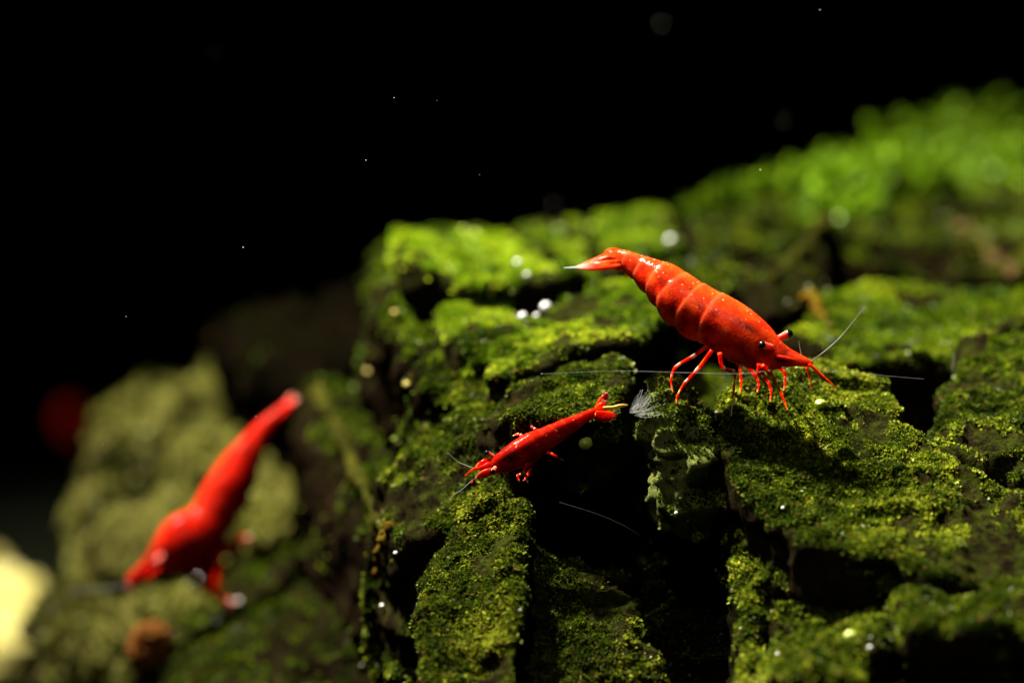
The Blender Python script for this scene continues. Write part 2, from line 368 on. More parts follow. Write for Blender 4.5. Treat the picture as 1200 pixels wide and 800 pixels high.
# ------------------------------------------------------------------ moss
def scatter(rk, count, dens, size, tint, seed, label, lean=1.0):
    rs = np.random.RandomState(seed)
    bl = ROCKS[rk]['blocks']
    tris, nrm, mo = [], [], []
    for V, F, N_, k in bl:
        tris.append(V[F]); nrm.append(N_[F]); mo.append(np.full(len(F), k))
    MO = np.concatenate(mo)
    T = np.concatenate(tris); NN = np.concatenate(nrm)
    cen = T.mean(1); nm = NN.mean(1); nm /= np.linalg.norm(nm, axis=1, keepdims=True)
    ar = 0.5 * np.linalg.norm(np.cross(T[:, 2] - T[:, 0], T[:, 3] - T[:, 1]), axis=1)
    wgt = ar * dens(cen, nm) * MO
    cdf = np.cumsum(wgt); pick = np.searchsorted(cdf, rs.rand(count) * cdf[-1])
    a, b = rs.rand(count, 1), rs.rand(count, 1)
    q = T[pick]
    p = (q[:, 0] * (1 - a) + q[:, 1] * a) * (1 - b) + (q[:, 3] * (1 - a) + q[:, 2] * a) * b
    n = nm[pick]; mq = MO[pick]
    keep = np.ones(count, bool)
    for i in range(count):
        o = Vector(p[i] + n[i] * 0.02)
        loc, nr, ix, ds = BVH.ray_cast(o, Vector(n[i]), 4.0)
        if loc is not None and nr.dot(Vector(n[i])) > 0: keep[i] = False
    p, n, mq = p[keep], n[keep], mq[keep]; m = len(p)
    u, v, dd = to_px(p)
    L = size(p, dd, rs)
    dirs = n * rs.uniform(0.15, 1.0, (m, 1)) + rs.normal(0, 0.55 * lean, (m, 3)) + np.array([0, 0, 0.25])
    dirs /= np.linalg.norm(dirs, axis=1, keepdims=True)
    side = np.cross(dirs, rs.normal(0, 1, (m, 3))); side /= np.linalg.norm(side, axis=1, keepdims=True)
    bend = np.cross(dirs, side) * (L * rs.uniform(-0.25, 0.25, m))[:, None]
    wd = L * rs.uniform(0.32, 0.52, m)
    p0 = p - n * (L * 0.15)[:, None]
    V4 = np.stack([p0, p0 + dirs * (L * .5)[:, None] + side * wd[:, None], p0 + dirs * L[:, None] + bend, p0 + dirs * (L * .5)[:, None] - side * wd[:, None]], 1).reshape(-1, 3)
    F4 = np.arange(m * 4).reshape(-1, 4)
    col = np.repeat(tint(p, n, dd, rs) * np.clip(0.35 + 0.65 * mq, 0, 1.3)[:, None], 4, 0)  # tint darkened on low-moss blocks, painting in weak light on flank and front
    o = mesh('moss', V4, F4, M_MOSS, ROCKS[rk]['o'], ROCKS[rk]['base'], smooth=False, attrs={'tint': col})
    tag(o, label, None, None, 'stuff')
    print("moss", rk, m)

def dens_main(c, n):
    u, v, d = to_px(c)
    m1 = fbm(c, 0.55, 3, 61); m2 = 1.3 * fbm(c, 0.16, 3, 77)
    up = np.clip((n[:, 2] + 0.05 - 0.25 * (d > 31.5)) / 0.7, 0, 1)
    cover = np.clip((m1 + 0.35 * m2 - 0.01 + 0.09 * (d > 31) + 0.55 * (up - 0.45)) / 0.25, 0, 1)
    near = np.exp(-np.clip(np.abs(d - 29.7) - 1.2, 0, 99) / 2.5)
    w_ = cover * (0.12 + up) * (0.10 + near)
    w_[(n[:, 2] < -0.35) | (n[:, 1] > 0.75)] = 0
    w_[(np.abs(u - 600) > 800) | (v > 1000)] = 0
    return w_
def size_main(p, d, rs):
    return rs.uniform(0.012, 0.031, len(p)) * (1 + np.clip(np.abs(d - 29.8) - 0.8, 0, 12) * 0.14) * rs.choice([1, 1, 1, 1.5], len(p))
def tint_main(p, n, d, rs):
    g = np.array
    t = np.clip(0.40 + 0.03 * (d > 31) + 0.6 * fbm(p, 0.6, 3, 91) + 0.4 * (d > 30.8) * fbm(p, 0.28, 2, 95) + 0.45 * fbm(p, 0.11, 2, 99) + rs.normal(0, 0.19, len(p)), 0, 1)[:, None]
    far = np.clip((d - 30.6) / 2.0, 0, 1)[:, None]
    dark = g([0.018, 0.036, 0.003]); mid = g([0.085, 0.13, 0.006]); hi = g([0.42, 0.46, 0.03])
    c1 = np.where(t < 0.5, dark + (mid - dark) * t * 2, mid + (hi - mid) * (t * 2 - 1))
    darkf = g([0.018, 0.045, 0.002]); midf = g([0.13, 0.23, 0.004]); hif = g([0.32, 0.40, 0.012])
    c2 = np.where(t < 0.5, darkf + (midf - darkf) * t * 2, midf + (hif - midf) * (t * 2 - 1))
    c = c1 + (c2 - c1) * far
    br = (rs.rand(len(p)) < 0.06)
    c[br] = g([0.16, 0.10, 0.025]) * rs.uniform(0.5, 1.3, (br.sum(), 1))
    return c
scatter('main', 560000, dens_main, size_main, tint_main, 5, "fine bright green and olive moss coating the large stone")
def dens_left(c, n):
    w_ = np.clip(0.25 + 1.6 * fbm(c, 0.7, 3, 61), 0.02, 1) * np.clip(n[:, 2] + 0.4, 0.02, 1)
    w_[n[:, 2] < -0.3] = 0
    return w_
def tint_left(p, n, d, rs):
    t = np.clip(0.42 + 1.1 * fbm(p * np.array([1.6, 1, 0.6]), 0.7, 3, 91) + rs.normal(0, 0.15, len(p)), 0, 1)[:, None]
    return np.array([0.02, 0.022, 0.004]) * (1 - t) + np.array([0.21, 0.21, 0.04]) * t
scatter('left', 40000, dens_left, lambda p, d, rs: rs.uniform(0.05, 0.12, len(p)), tint_left, 6, "thin olive moss on the blurred stone")

# ------------------------------------------------------------------ ground, back wall
n = 60
gx, gy = np.meshgrid(np.linspace(-30, 30, n), np.linspace(-12, 38, n))
gp = np.c_[gx.ravel(), gy.ravel(), np.zeros(n * n)]
gp[:, 2] = GZ + 0.35 * fbm(gp, 3.0, 3, 5)
gi = np.arange(n * n).reshape(n, n)
gf = np.stack([gi[:-1, :-1], gi[:-1, 1:], gi[1:, 1:], gi[1:, :-1]], -1).reshape(-1, 4)
tag(mesh('ground', gp, gf, M_GRAVEL), "black aquarium gravel floor in the dark", None, None, 'structure')
bv = np.array([(x, y, z) for x in (-30, 30) for y in (38, 38.6) for z in (GZ - 1, 30)])
bf = np.array([(0, 1, 3, 2), (4, 6, 7, 5), (0, 4, 5, 1), (2, 3, 7, 6), (0, 2, 6, 4), (1, 5, 7, 3)])
tag(mesh('back_wall', bv, bf, M_FILM, smooth=False), "black rear panel of the aquarium", None, None, 'structure')

def lump(name, c, r, mat, label, cat, seed, group=None, amp=0.25):
    bm = bmesh.new(); bmesh.ops.create_icosphere(bm, subdivisions=5, radius=1)
    V = np.array([v.co[:] for v in bm.verts]); F = np.array([[v.index for v in f.verts] for f in bm.faces]); bm.free()
    d = 1 + amp * fbm(V, 0.8, 3, seed) + 0.3 * amp * fbm(V, 0.2, 2, seed + 9, True)
    V = V * d[:, None] * np.asarray(r) + np.asarray(c)
    base = np.array([c[0], c[1], c[2] - r[2]])
    return tag(mesh(name, V, F, mat, None, base), label, cat, group)
def on_ground(u, v, d, r): return P(u, v, d)
c = P(22, 785, 43); lump('pale_rock', c, (0.75, 0.8, 0.95), M_PALE, "pale cream yellow stone standing low beside the olive rock", "rock", 31, None, 0.5)
c = P(8, 715, 45); lump('pale_rock', (c[0] - 0.1, c[1], c[2] - 0.5), (0.38, 0.5, 0.95), M_PALE, "narrow pale stone leaning behind the wider cream yellow stone", "rock", 37, None, 0.5)
c = hit_px(178, 775)[0] + np.array([0, -0.1, 0.15]); lump('pebble', c, (0.21, 0.21, 0.25), M_ORANGE, "small orange brown pebble between the pale stone and the mossy rock", "pebble", 43)

# ------------------------------------------------------------------ moss bushes on the far shoulder
def bush(u, v, d, r, label, seed, nl=5200, tone=1.0):
    rs = np.random.RandomState(seed)
    c = P(u, v, d); base = c - np.array([0, 0, r * 1.0])
    o = empty('moss_clump', base, label, 'moss', 'moss clumps growing along the far shoulder of the rock')
    # fronds: bent stems radiating upward, leaflets along them
    SV, SF, LV, LC, ns = [], [], [], [], 0
    nst = 40
    for s in range(nst):
        th = rs.uniform(0, 2 * math.pi); el = rs.uniform(0.15, 1.45)
        dr = np.array([math.cos(th) * math.cos(el), math.sin(th) * math.cos(el), math.sin(el)])
        ln = r * rs.uniform(0.7, 2.4)
        t = np.linspace(0, 1, 7)
        pts = base + np.array([rs.uniform(-.4, .4) * r, rs.uniform(-.4, .4) * r, 0]) + dr * (t * ln)[:, None] + np.array([rs.normal(0, .3), rs.normal(0, .3), -0.25])[None] * (t ** 2 * ln * 0.6)[:, None]
        V, F = tube(pts, np.linspace(0.02, 0.008, 7), 5)
        SV.append(V); SF.append(F + ns); ns += len(V)
        k = nl // nst
        tt = rs.uniform(0.2, 1.0, k)
        q = np.stack([np.interp(tt, t, pts[:, i]) for i in range(3)], 1)
        dd = dr + rs.normal(0, 0.7, (k, 3)); dd /= np.linalg.norm(dd, axis=1, keepdims=True)
        sd = np.cross(dd, rs.normal(0, 1, (k, 3))); sd /= np.linalg.norm(sd, axis=1, keepdims=True)
        l = rs.uniform(0.06, 0.15, (k, 1)); wd = l * 0.28
        LV.append(np.stack([q, q + dd * l * .5 + sd * wd, q + dd * l, q + dd * l * .5 - sd * wd], 1).reshape(-1, 3))
        tc_ = rs.rand(k, 1)
        LC.append(np.repeat((np.array([0.05, 0.11, 0.003]) * (1 - tc_) + np.array([0.20, 0.34, 0.008]) * tc_) * tone * 1.3, 4, 0))
    SV = np.concatenate(SV); SF = np.concatenate(SF)
    mesh('stems', SV, SF, M_MOSS, o, base, attrs={'tint': np.tile([0.06, 0.09, 0.01], (len(SV), 1))})
    LV = np.concatenate(LV)
    tag(mesh('leaves', LV, np.arange(len(LV)).reshape(-1, 4), M_MOSS, o, base, smooth=False, attrs={'tint': np.concatenate(LC)}), None, None, None, 'stuff')

def tube(pts, rad, k=8, flat=1.0, nrm=None):
    """tapered tube along pts; flat squeezes it along nrm"""
    pts = np.asarray(pts, float); n = len(pts); rad = np.broadcast_to(rad, (n,))
    tg = np.gradient(pts, axis=0); tg /= np.linalg.norm(tg, axis=1, keepdims=True) + 1e-12
    ref = np.asarray(nrm if nrm is not None else (0.13, 0.27, 0.95), float)
    a = ref - tg * (tg @ ref)[:, None]; a /= np.linalg.norm(a, axis=1, keepdims=True) + 1e-12
    b = np.cross(tg, a)
    th = np.linspace(0, 2 * math.pi, k, endpoint=False)
    V = (pts[:, None] + a[:, None] * (np.cos(th) * flat)[None, :, None] * rad[:, None, None] + b[:, None] * np.sin(th)[None, :, None] * rad[:, None, None]).reshape(-1, 3)
    i = np.arange(n * k).reshape(n, k); j = np.roll(i, -1, 1)
    F = np.stack([i[:-1], j[:-1], j[1:], i[1:]], -1).reshape(-1, 4)
    V = np.r_[V, [pts[0]], [pts[-1]]]
    c0 = np.stack([np.full(k, n * k), j[0], i[0], i[0]], -1); c1 = np.stack([np.full(k, n * k + 1), i[-1], j[-1], j[-1]], -1)
    # caps as degenerate-free quads: pair triangles
    caps = []
    for q in range(0, k - 1, 2):
        caps.append((n * k, i[0][(q + 2) % k], i[0][q + 1], i[0][q])); caps.append((n * k + 1, i[-1][q], i[-1][q + 1], i[-1][(q + 2) % k]))
    if k % 2:
        caps = caps
    return V, np.r_[F, np.array(caps)]
def spline(pts, n):
    pts = np.asarray(pts, float); m = len(pts)
    if m == 2: return pts[0] + (pts[1] - pts[0]) * np.linspace(0, 1, n)[:, None]
    q = np.r_[[2 * pts[0] - pts[1]], pts, [2 * pts[-1] - pts[-2]]]
    t = np.linspace(0, m - 1 - 1e-9, n); i = t.astype(int); f = (t - i)[:, None]
    p0, p1, p2, p3 = q[i], q[i + 1], q[i + 2], q[i + 3]
    return 0.5 * (2 * p1 + (p2 - p0) * f + (2 * p0 - 5 * p1 + 4 * p2 - p3) * f ** 2 + (3 * p1 - p0 - 3 * p2 + p3) * f ** 3)

ordn = ["first", "second", "third", "fourth", "fifth", "sixth", "seventh", "eighth", "ninth"]
ridge = [(850, 238, 37.6, .20, .45), (900, 226, 38, .26, .6), (955, 214, 38.5, .32, .95), (1008, 202, 39.2, .32, .75), (1060, 184, 40, .35, 1.0), (1106, 160, 41.5, .34, .7), (1146, 146, 43, .30, .5), (1192, 178, 42.5, .34, .75), (1240, 185, 43, .36, .6)]
for i, (u, v, d, r, k) in enumerate(ridge):
    bush(u, v, d, r, "%s moss clump along the far ridge, counted from its low dark end" % ordn[i], 100 + i, 3600, k)
for i, (u, v, d, r, k, lb) in enumerate([(985, 236, 37.6, .26, 1.0, "bright moss clump in front of the far ridge, above the dark stump"), (1085, 212, 39.3, .28, .7, "dull moss clump in front of the highest part of the far ridge"), (1165, 195, 40.5, .3, .85, "moss clump in front of the far ridge above the pale brown twig")]):
    bush(u, v, d, r, lb, 130 + i, 3600, k)

# ------------------------------------------------------------------ shrimps
def smstep(a, b, x):
    t = np.clip((x - a) / (b - a), 0, 1); return t * t * (3 - 2 * t)
class Shrimp:
    def __init__(self, label, z, top, bot, d_tail, d_head, mat, dors, ratio, seg, carap, base, group, marks=(), name='red_shrimp', rimk=0.42):
        self.z = z; self.mat = mat
        self.o = empty(name, base, label, 'shrimp', group); self.base = np.asarray(base, float)
        N = 150
        T = spline(np.array([z(*q) for q in top]), N); Bt = spline(np.array([z(*q) for q in bot]), N)
        s = np.linspace(0, 1, N)
        d = d_tail + (d_head - d_tail) * s
        self.s, self.T, self.Bt, self.d = s, T, Bt, d
        cu = (T + Bt) / 2
        C = np.array([P(cu[i, 0], cu[i, 1], d[i]) for i in range(N)])
        TT = np.array([P(T[i, 0], T[i, 1], d[i]) for i in range(N)])
        tg = np.gradient(C, axis=0); tg /= np.linalg.norm(tg, axis=1, keepdims=True)
        for _ in range(6): tg[1:-1] = (tg[:-2] + tg[1:-1] + tg[2:]) / 3
        tg /= np.linalg.norm(tg, axis=1, keepdims=True)
        up = TT - C; up -= tg * np.sum(up * tg, 1)[:, None]; hh = np.linalg.norm(up, axis=1)
        for _ in range(6): up[1:-1] = (up[:-2] + up[1:-1] + up[2:]) / 3
        up /= np.linalg.norm(up, axis=1, keepdims=True)
        sd = np.cross(tg, up)
        if (sd[N // 2] @ FWD) > 0: sd = -sd         # sd points to the viewer's side
        K = 56
        th = np.linspace(0, 2 * math.pi, K, endpoint=False)
        # segment steps: every plate overlaps the one behind it
        stepv = np.zeros(N); scal = np.zeros(N)
        edges = list(seg) + [carap]
        prev = 0.0
        for e in edges:
            m = (s >= prev) & (s < e); x = (s[m] - prev) / (e - prev)
            stepv[m] = ((1 - x) ** 1.5 * 0.045 - 0.012) * min(1, 0.3 + rimk * 1.7)
            scal[m] = np.sin(np.clip(x, 0, 1) * math.pi) ** 0.6
            prev = e
        m = s >= carap; x = (s[m] - carap) / (1 - carap); stepv[m] = 0.05 * np.exp(-x * 10) - 0.005
        rw = np.interp(s, [0, 0.12, 0.4, carap, carap + (1 - carap) * .45, carap + (1 - carap) * .72, 1], ratio)
        ang = th[None, :]
        da = math.radians(dors)                     # angle of the back, from image-up towards the viewer
        dorsal = np.cos(ang - da)
        cs, sn = np.cos(ang), np.sin(ang)
        # slightly boxy flanks, sharp back
        rr = 1 + 0.04 * np.cos(2 * (ang - da)) ** 2
        flank = np.clip(-dorsal, 0, 1)
        rr = rr * (1 + stepv[:, None] * (0.45 + 0.55 * np.abs(np.sin(ang - da)))) + flank ** 1.5 * (scal[:, None] - 0.6) * 0.2 * (s < carap)[:, None]
        V = C[:, None] + up[:, None] * (hh[:, None] * cs * rr)[..., None] + sd[:, None] * ((hh * rw)[:, None] * sn * rr)[..., None]
        V = V.reshape(-1, 3)
        i = np.arange(N * K).reshape(N, K); j = np.roll(i, -1, 1)
        F = np.stack([i[:-1], j[:-1], j[1:], i[1:]], -1).reshape(-1, 4)
        V = np.r_[V, [C[0]], [C[-1]]]; caps = []
        for q in range(0, K, 2):
            caps += [(N * K, i[0][(q + 2) % K], i[0][q + 1], i[0][q]), (N * K + 1, i[-1][q], i[-1][q + 1], i[-1][(q + 2) % K])]
        F = np.r_[F, np.array(caps)]
        if np.sum(np.cross(V[F[100, 1]] - V[F[100, 0]], V[F[100, 2]] - V[F[100, 0]]) * (V[F[100, 0]] - C[1])) < 0: F = F[:, ::-1]
        back = np.r_[(np.clip(dorsal, 0, 1) ** 2 * (0.35 + 0.65 * smstep(0, .1, s) * (1 - smstep(carap, carap + .2, s)))[:, None]).ravel(), 0, 0]
        rim = np.zeros(N)
        for e in edges: rim = np.maximum(rim, rimk * np.exp(-((s - e - 0.006) / 0.007) ** 2))
        rim = np.r_[np.repeat(rim, K), 0, 0]
        uu, vv, _ = to_px(V)
        mk = np.zeros(len(V))
        for (mu, mv, ru, rv, a, st) in marks:
            c_ = z(mu, mv); ca, sa = math.cos(math.radians(a)), math.sin(math.radians(a))
            x = (uu - c_[0]) * ca + (vv - c_[1]) * sa; y = -(uu - c_[0]) * sa + (vv - c_[1]) * ca
            mk = np.maximum(mk, st * np.exp(-(x / ru) ** 2 - (y / rv) ** 2))
        pale = np.zeros(len(V))
        mesh('body', V, F, mat, self.o, self.base, attrs={'back': back, 'mark': mk, 'pale': pale, 'rim': rim})
        self.C, self.tg, self.up, self.sd = C, tg, up, sd
    def depth_at(self, u, v):
        cu = (self.T + self.Bt) / 2
        return self.d[np.argmin((cu[:, 0] - u) ** 2 + (cu[:, 1] - v) ** 2)]
    def pts(self, zp, doff0=0.0, doff1=0.0):
        """zoom pixels -> points whose distance runs from doff0 to doff1 around the body's own distance"""
        px = [self.z(*q[:2]) for q in zp]; dref = self.depth_at(*px[0])
        m = len(px)
        return np.array([P(px[k][0], px[k][1], dref + doff0 + (doff1 - doff0) * (k / max(1, m - 1))) for k in range(m)])
    def attr(self, n, pale=0.0, mark=0.0, back=0.0):
        f = lambda x: np.full(n, float(x)) if np.isscalar(x) else x
        return {'pale': f(pale), 'mark': f(mark), 'back': f(back)}
    def leg(self, zp, hip, foot=None, r=0.022, ground=True, bands=True, n=40, name='leg', pale_tip=True):
        px = [self.z(*q) for q in zp]
        dh = self.depth_at(*px[0]) + hip
        df = dh if foot is None else self.depth_at(*px[0]) + foot
        if ground:
            l, _, dg = hit_px(*px[-1])
            if dg is not None and abs(dg - dh) < 0.9: df = dg - 0.01
        m = len(px)
        pt = np.array([P(px[k][0], px[k][1], dh + (df - dh) * (k / (m - 1)) ** 1.2) for k in range(m)])
        c = spline(pt, n); t = np.linspace(0, 1, n)
        rad = r * (1 - 0.76 * t ** 0.8) if r < 0.03 else r * (1 - 0.45 * t)
        for k in range(1, m - 1): rad = rad + r * 0.22 * np.exp(-((t - k / (m - 1)) / 0.035) ** 2)
        V, F = tube(c, rad, 8)
        tt = np.r_[np.repeat(t, 8), 0, 1]
        pale = 0.6 * smstep(0.45, 0.85, np.sin(tt * 31)) * (tt > 0.2) if bands else np.zeros(len(V))
        if pale_tip: pale = np.maximum(pale, 0.8 * smstep(0.84, 0.95, tt))
        mesh(name, V, F, self.mat, self.o, self.base, attrs=self.attr(len(V), pale))
    def blade(self, zp, doff0, doff1, w_, tip=0.0, name='tail_fan_blade', mat=None, flat=0.16, face=None, fringe=0):
        c = spline(self.pts(zp, doff0, doff1), 24); t = np.linspace(0, 1, 24)
        rad = w_ * np.sqrt(np.clip(np.sin(math.pi * (0.08 + 0.92 * t) ** 0.8), 0.02, 1))
        V, F = tube(c, rad, 10, flat, face if face is not None else self.up[10])
        tt = np.r_[np.repeat(t, 10), 0, 1]
        o = mesh(name, V, F, mat or self.mat, self.o, self.base, attrs=self.attr(len(V), tip * smstep(0.55, 1, tt), 0, 0.4))
        if fringe:
            rs = np.random.RandomState(int(abs(zp[0][0])) + fringe)
            fv, ff, nn = [], [], 0
            dr = c[-1] - c[-6]; dr /= np.linalg.norm(dr); sdv = np.cross(dr, face if face is not None else self.up[10]); sdv /= np.linalg.norm(sdv)
            for k in range(fringe):
                a = rs.uniform(-1, 1); b0 = c[-3] + sdv * a * w_ * 0.75 - dr * abs(a) * w_ * 0.5
                e = b0 + (dr + sdv * a * 0.55) * w_ * rs.uniform(0.35, 0.6)
                v_, f_ = tube(np.array([b0, (b0 + e) / 2, e]), [0.002, 0.0016, 0.0008], 4); fv.append(v_); ff.append(f_ + nn); nn += len(v_)
            mesh('fringe', np.concatenate(fv), np.concatenate(ff), M_HAIR, o, self.base)
        return o
    def hair(self, zp, doff0, doff1, r0, r1, mat, name='antenna', n=60):
        c = spline(self.pts(zp, doff0, doff1), n)
        V, F = tube(c, np.linspace(r0, r1, n), 6)
        mesh(name, V, F, mat, self.o, self.base, attrs=self.attr(len(V)))
    def eye(self, zc, zs, r, doff):
        c = self.pts([zc], doff)[0]; st = self.pts([zs], doff * 0.6)[0]
        # stalk with its swollen cup
        q = spline(np.array([st, (st * 0.5 + c * 0.5), c]), 14); t = np.linspace(0, 1, 14)
        V, F = tube(q, r * (0.62 + 0.36 * t ** 2), 12)
        stalk = mesh('eye_stalk', V, F, self.mat, self.o, self.base, attrs=self.attr(len(V), 0.12))
        bm = bmesh.new(); bmesh.ops.create_uvsphere(bm, u_segments=24, v_segments=16, radius=1)
        me = bpy.data.meshes.new('eye'); dv = c - st; dv /= np.linalg.norm(dv)
        for v in bm.verts: v.co = (Vector(c + dv * r * 0.3 - self.base) + v.co * r) * S
        for f in bm.faces: f.smooth = True
        bm.to_mesh(me); bm.free(); me.materials.append(M_EYE)
        e = bpy.data.objects.new('eye', me); COL.objects.link(e); e.parent = self.o

G = "red dwarf shrimps grazing on the rock"
# --- the large shrimp on the ridge
z1 = lambda x, y: (640 + x / 3.0, 260 + y / 3.0)
base1 = hit_px(850, 478)[0]
s1 = Shrimp("large orange red shrimp walking head down over the mossy rock, antennae spread", z1,
    [(232, 108), (262, 98), (300, 106), (350, 121), (400, 136), (455, 155), (500, 182), (550, 216), (600, 244), (650, 268), (700, 296), (745, 332), (785, 372), (822, 412), (860, 444), (900, 468), (936, 490)],
    [(226, 160), (256, 170), (290, 186), (318, 212), (345, 246), (378, 284), (412, 330), (456, 374), (505, 404), (555, 428), (610, 466), (670, 498), (730, 520), (780, 520), (830, 510), (880, 506), (936, 512)],
    30.3, 29.45, M_SHRIMP, 24, [0.62, 0.75, 0.86, 0.78, 0.74, 0.62, 0.3],
    [0.10, 0.185, 0.27, 0.355, 0.44], 0.535, base1, G,
    marks=[(712, 372, 13, 3.4, 32, 1.0), (590, 322, 9, 5, 60, 0.45), (470, 205, 12, 3.5, 28, 0.7), (510, 235, 8, 3, 28, 0.7), (650, 330, 8, 4, 20, 0.35), (545, 300, 7, 4, 60, 0.5), (430, 235, 10, 4, 50, 0.5), (400, 200, 9, 3, 40, 0.5), (620, 380, 10, 6, 30, 0.4), (690, 440, 9, 5, 20, 0.35), (480, 300, 9, 5, 50, 0.4), (330, 160, 9, 3, 20, 0.45)])
for zp, hip, foot in [
    ([(566, 436), (520, 470), (456, 510), (440, 556), (446, 602)], -0.10, 0),
    ([(584, 452), (532, 520), (488, 566), (462, 612), (458, 640)], -0.16, 0),
    ([(610, 462), (622, 514), (662, 526), (660, 584), (650, 690)], -0.20, 0),
    ([(640, 480), (676, 500), (686, 560), (682, 602)], 0.10, 0),
    ([(740, 505), (772, 548), (790, 590), (788, 634)], 0.05, 0),
    ([(762, 505), (800, 556), (828, 606), (849, 662)], -0.18, 0),
    ([(800, 500), (838, 530), (840, 560), (836, 592)], 0.15, 0),
    ([(700, 500), (735, 540), (748, 572), (742, 600)], 0.20, 0)]:
    s1.leg(zp, hip, foot, 0.0185)
# feelers, mouthparts and antennal scales
for sgn, zp in ((-1, [(800, 470), (850, 478), (895, 494), (925, 516)]), (1, [(815, 440), (860, 462), (905, 484), (938, 505)])):
    s1.blade(zp, sgn * 0.08, sgn * 0.06, 0.055, 0.5, 'antennal_scale', None, 0.3)
for zp, a, b in (([(752, 500), (748, 535), (770, 566)], -0.14, -0.1), ([(776, 500), (790, 530), (804, 552)], -0.08, -0.05)):
    s1.leg(zp, a, b, 0.024, False, False, 20, 'mouthpart', False)
s1.hair([(925, 500), (965, 535), (1000, 566), (1024, 590)], -0.03, -0.1, 0.013, 0.003, M_SHRIMP, 'antennule')
s1.hair([(915, 512), (925, 545), (934, 590)], -0.05, -0.1, 0.009, 0.003, M_SHRIMP, 'antennule')
s1.hair([(930, 490), (975, 458), (1040, 398), (1122, 296)], 0.03, 0.2, 0.0045, 0.0015, M_ANTD, 'antennule')
s1.hair([(900, 478), (894, 450), (888, 420)], 0.05, 0.1, 0.005, 0.002, M_ANTD, 'antennule')
s1.hair([(830, 510), (930, 520), (1060, 526), (1200, 541), (1330, 552)], -0.1, 0.2, 0.0017, 0.0008, M_ANT, 'antenna', 90)
s1.hair([(800, 520), (690, 533), (500, 530), (250, 524), (-20, 534)], -0.12, -0.2, 0.0017, 0.0008, M_ANT, 'antenna', 90)
s1.eye((764, 434), (795, 440), 0.034, -0.165)
s1.eye((848, 396), (812, 410), 0.036, 0.15)
fc = UPV * 0.9 - FWD * 0.45
for zp, a, b, wd, tip in [([(262, 146), (210, 152), (160, 157), (104, 159)], -0.05, -0.05, 0.075, 0.3), ([(262, 132), (210, 132), (150, 150), (112, 160)], 0.05, 0.10, 0.075, 0.2),
                     ([(262, 128), (225, 118), (190, 128), (150, 148)], -0.02, 0.0, 0.05, 0.1), ([(262, 125), (240, 104), (222, 100), (206, 112)], 0.1, 0.25, 0.05, 0.1)]:
    s1.blade(zp, a, b, wd, tip, 'tail_fan_blade', None, 0.3, fc)
s1.blade([(285, 132), (235, 138), (205, 144), (175, 149), (150, 153)], 0.0, 0.0, 0.065, 0.2, 'telson', None, 0.45, fc)
s1.blade([(120, 158), (95, 160), (62, 161)], -0.03, -0.03, 0.012, 1.0, 'tail_fringe', M_HAIR, 0.3, fc)

# --- the small shrimp on the front face
z2 = lambda x, y: (520 + x / 4.2857, 430 + y / 4.2857)
base2 = hit_px(640, 530)[0]
d2 = (base2 - CAM) @ FWD
print("small shrimp ground", d2)
dd2 = d2 - 0.24
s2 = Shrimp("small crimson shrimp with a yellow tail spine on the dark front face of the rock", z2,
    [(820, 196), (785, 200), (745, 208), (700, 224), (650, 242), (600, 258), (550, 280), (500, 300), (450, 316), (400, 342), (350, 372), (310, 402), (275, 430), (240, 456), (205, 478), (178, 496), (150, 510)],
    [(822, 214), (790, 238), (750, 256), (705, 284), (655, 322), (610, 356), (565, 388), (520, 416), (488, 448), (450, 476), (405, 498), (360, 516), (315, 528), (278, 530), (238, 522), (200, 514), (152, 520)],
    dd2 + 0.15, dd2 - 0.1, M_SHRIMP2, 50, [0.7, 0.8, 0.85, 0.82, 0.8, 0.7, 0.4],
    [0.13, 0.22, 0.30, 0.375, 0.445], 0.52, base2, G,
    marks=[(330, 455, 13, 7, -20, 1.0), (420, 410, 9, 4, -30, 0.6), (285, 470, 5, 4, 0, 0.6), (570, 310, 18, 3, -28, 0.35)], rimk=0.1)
s2.blade([(270, 520), (225, 528), (190, 542), (160, 552)], -0.05, -0.06, 0.032, 0.1, 'antennal_scale', None, 0.35, -FWD)
s2.blade([(240, 470), (200, 486), (160, 506)], 0.02, 0.0, 0.035, 0.1, 'antennal_scale', None, 0.35, -FWD)
s2.eye((222, 434), (248, 448), 0.024, 0.02)
s2.eye((246, 524), (258, 505), 0.024, -0.13)
for zp, h, f in [([(400, 350), (372, 338), (350, 344)], 0.15, 0.2), ([(470, 320), (442, 300), (436, 276)], 0.15, 0.2),
              ([(420, 490), (400, 530), (372, 545), (380, 575)], -0.1, 0), ([(440, 480), (430, 520), (412, 560), (395, 572)], -0.05, 0), ([(500, 420), (525, 428), (565, 448), (600, 468)], 0.0, 0), ([(400, 500), (412, 545), (422, 580)], 0.05, 0)]:
    s2.leg(zp, h, f, 0.017, len(zp) > 3, True, 30)
for zp, a, b, wd in [([(770, 215), (790, 185), (808, 155), (822, 128)], 0.03, 0.08, 0.036), ([(760, 235), (795, 242), (835, 243), (872, 240)], -0.05, -0.08, 0.038),
                    ([(770, 225), (790, 200), (815, 170)], 0.0, 0.02, 0.034), ([(755, 245), (790, 258), (850, 264)], 0.0, 0.02, 0.03)]:
    s2.blade(zp, a, b, wd, 0.0, 'tail_fan_blade', None, 0.1, -FWD, 18)
s2.blade([(800, 205), (850, 204), (890, 194), (926, 190)], -0.06, -0.06, 0.016, 0.0, 'tail_spine', M_YEL, 0.5, -FWD)
s2.hair([(150, 508), (110, 492), (70, 474), (20, 430)], -0.03, 0.0, 0.0035, 0.0015, M_ANT, 'antennule')
s2.hair([(160, 506), (130, 525), (108, 545)], -0.03, 0.0, 0.008, 0.003, M_SHRIMP2, 'antennule')
s2.hair([(165, 552), (130, 580), (90, 615), (30, 655)], -0.05, 0.0, 0.0035, 0.0015, M_ANT, 'antennule')
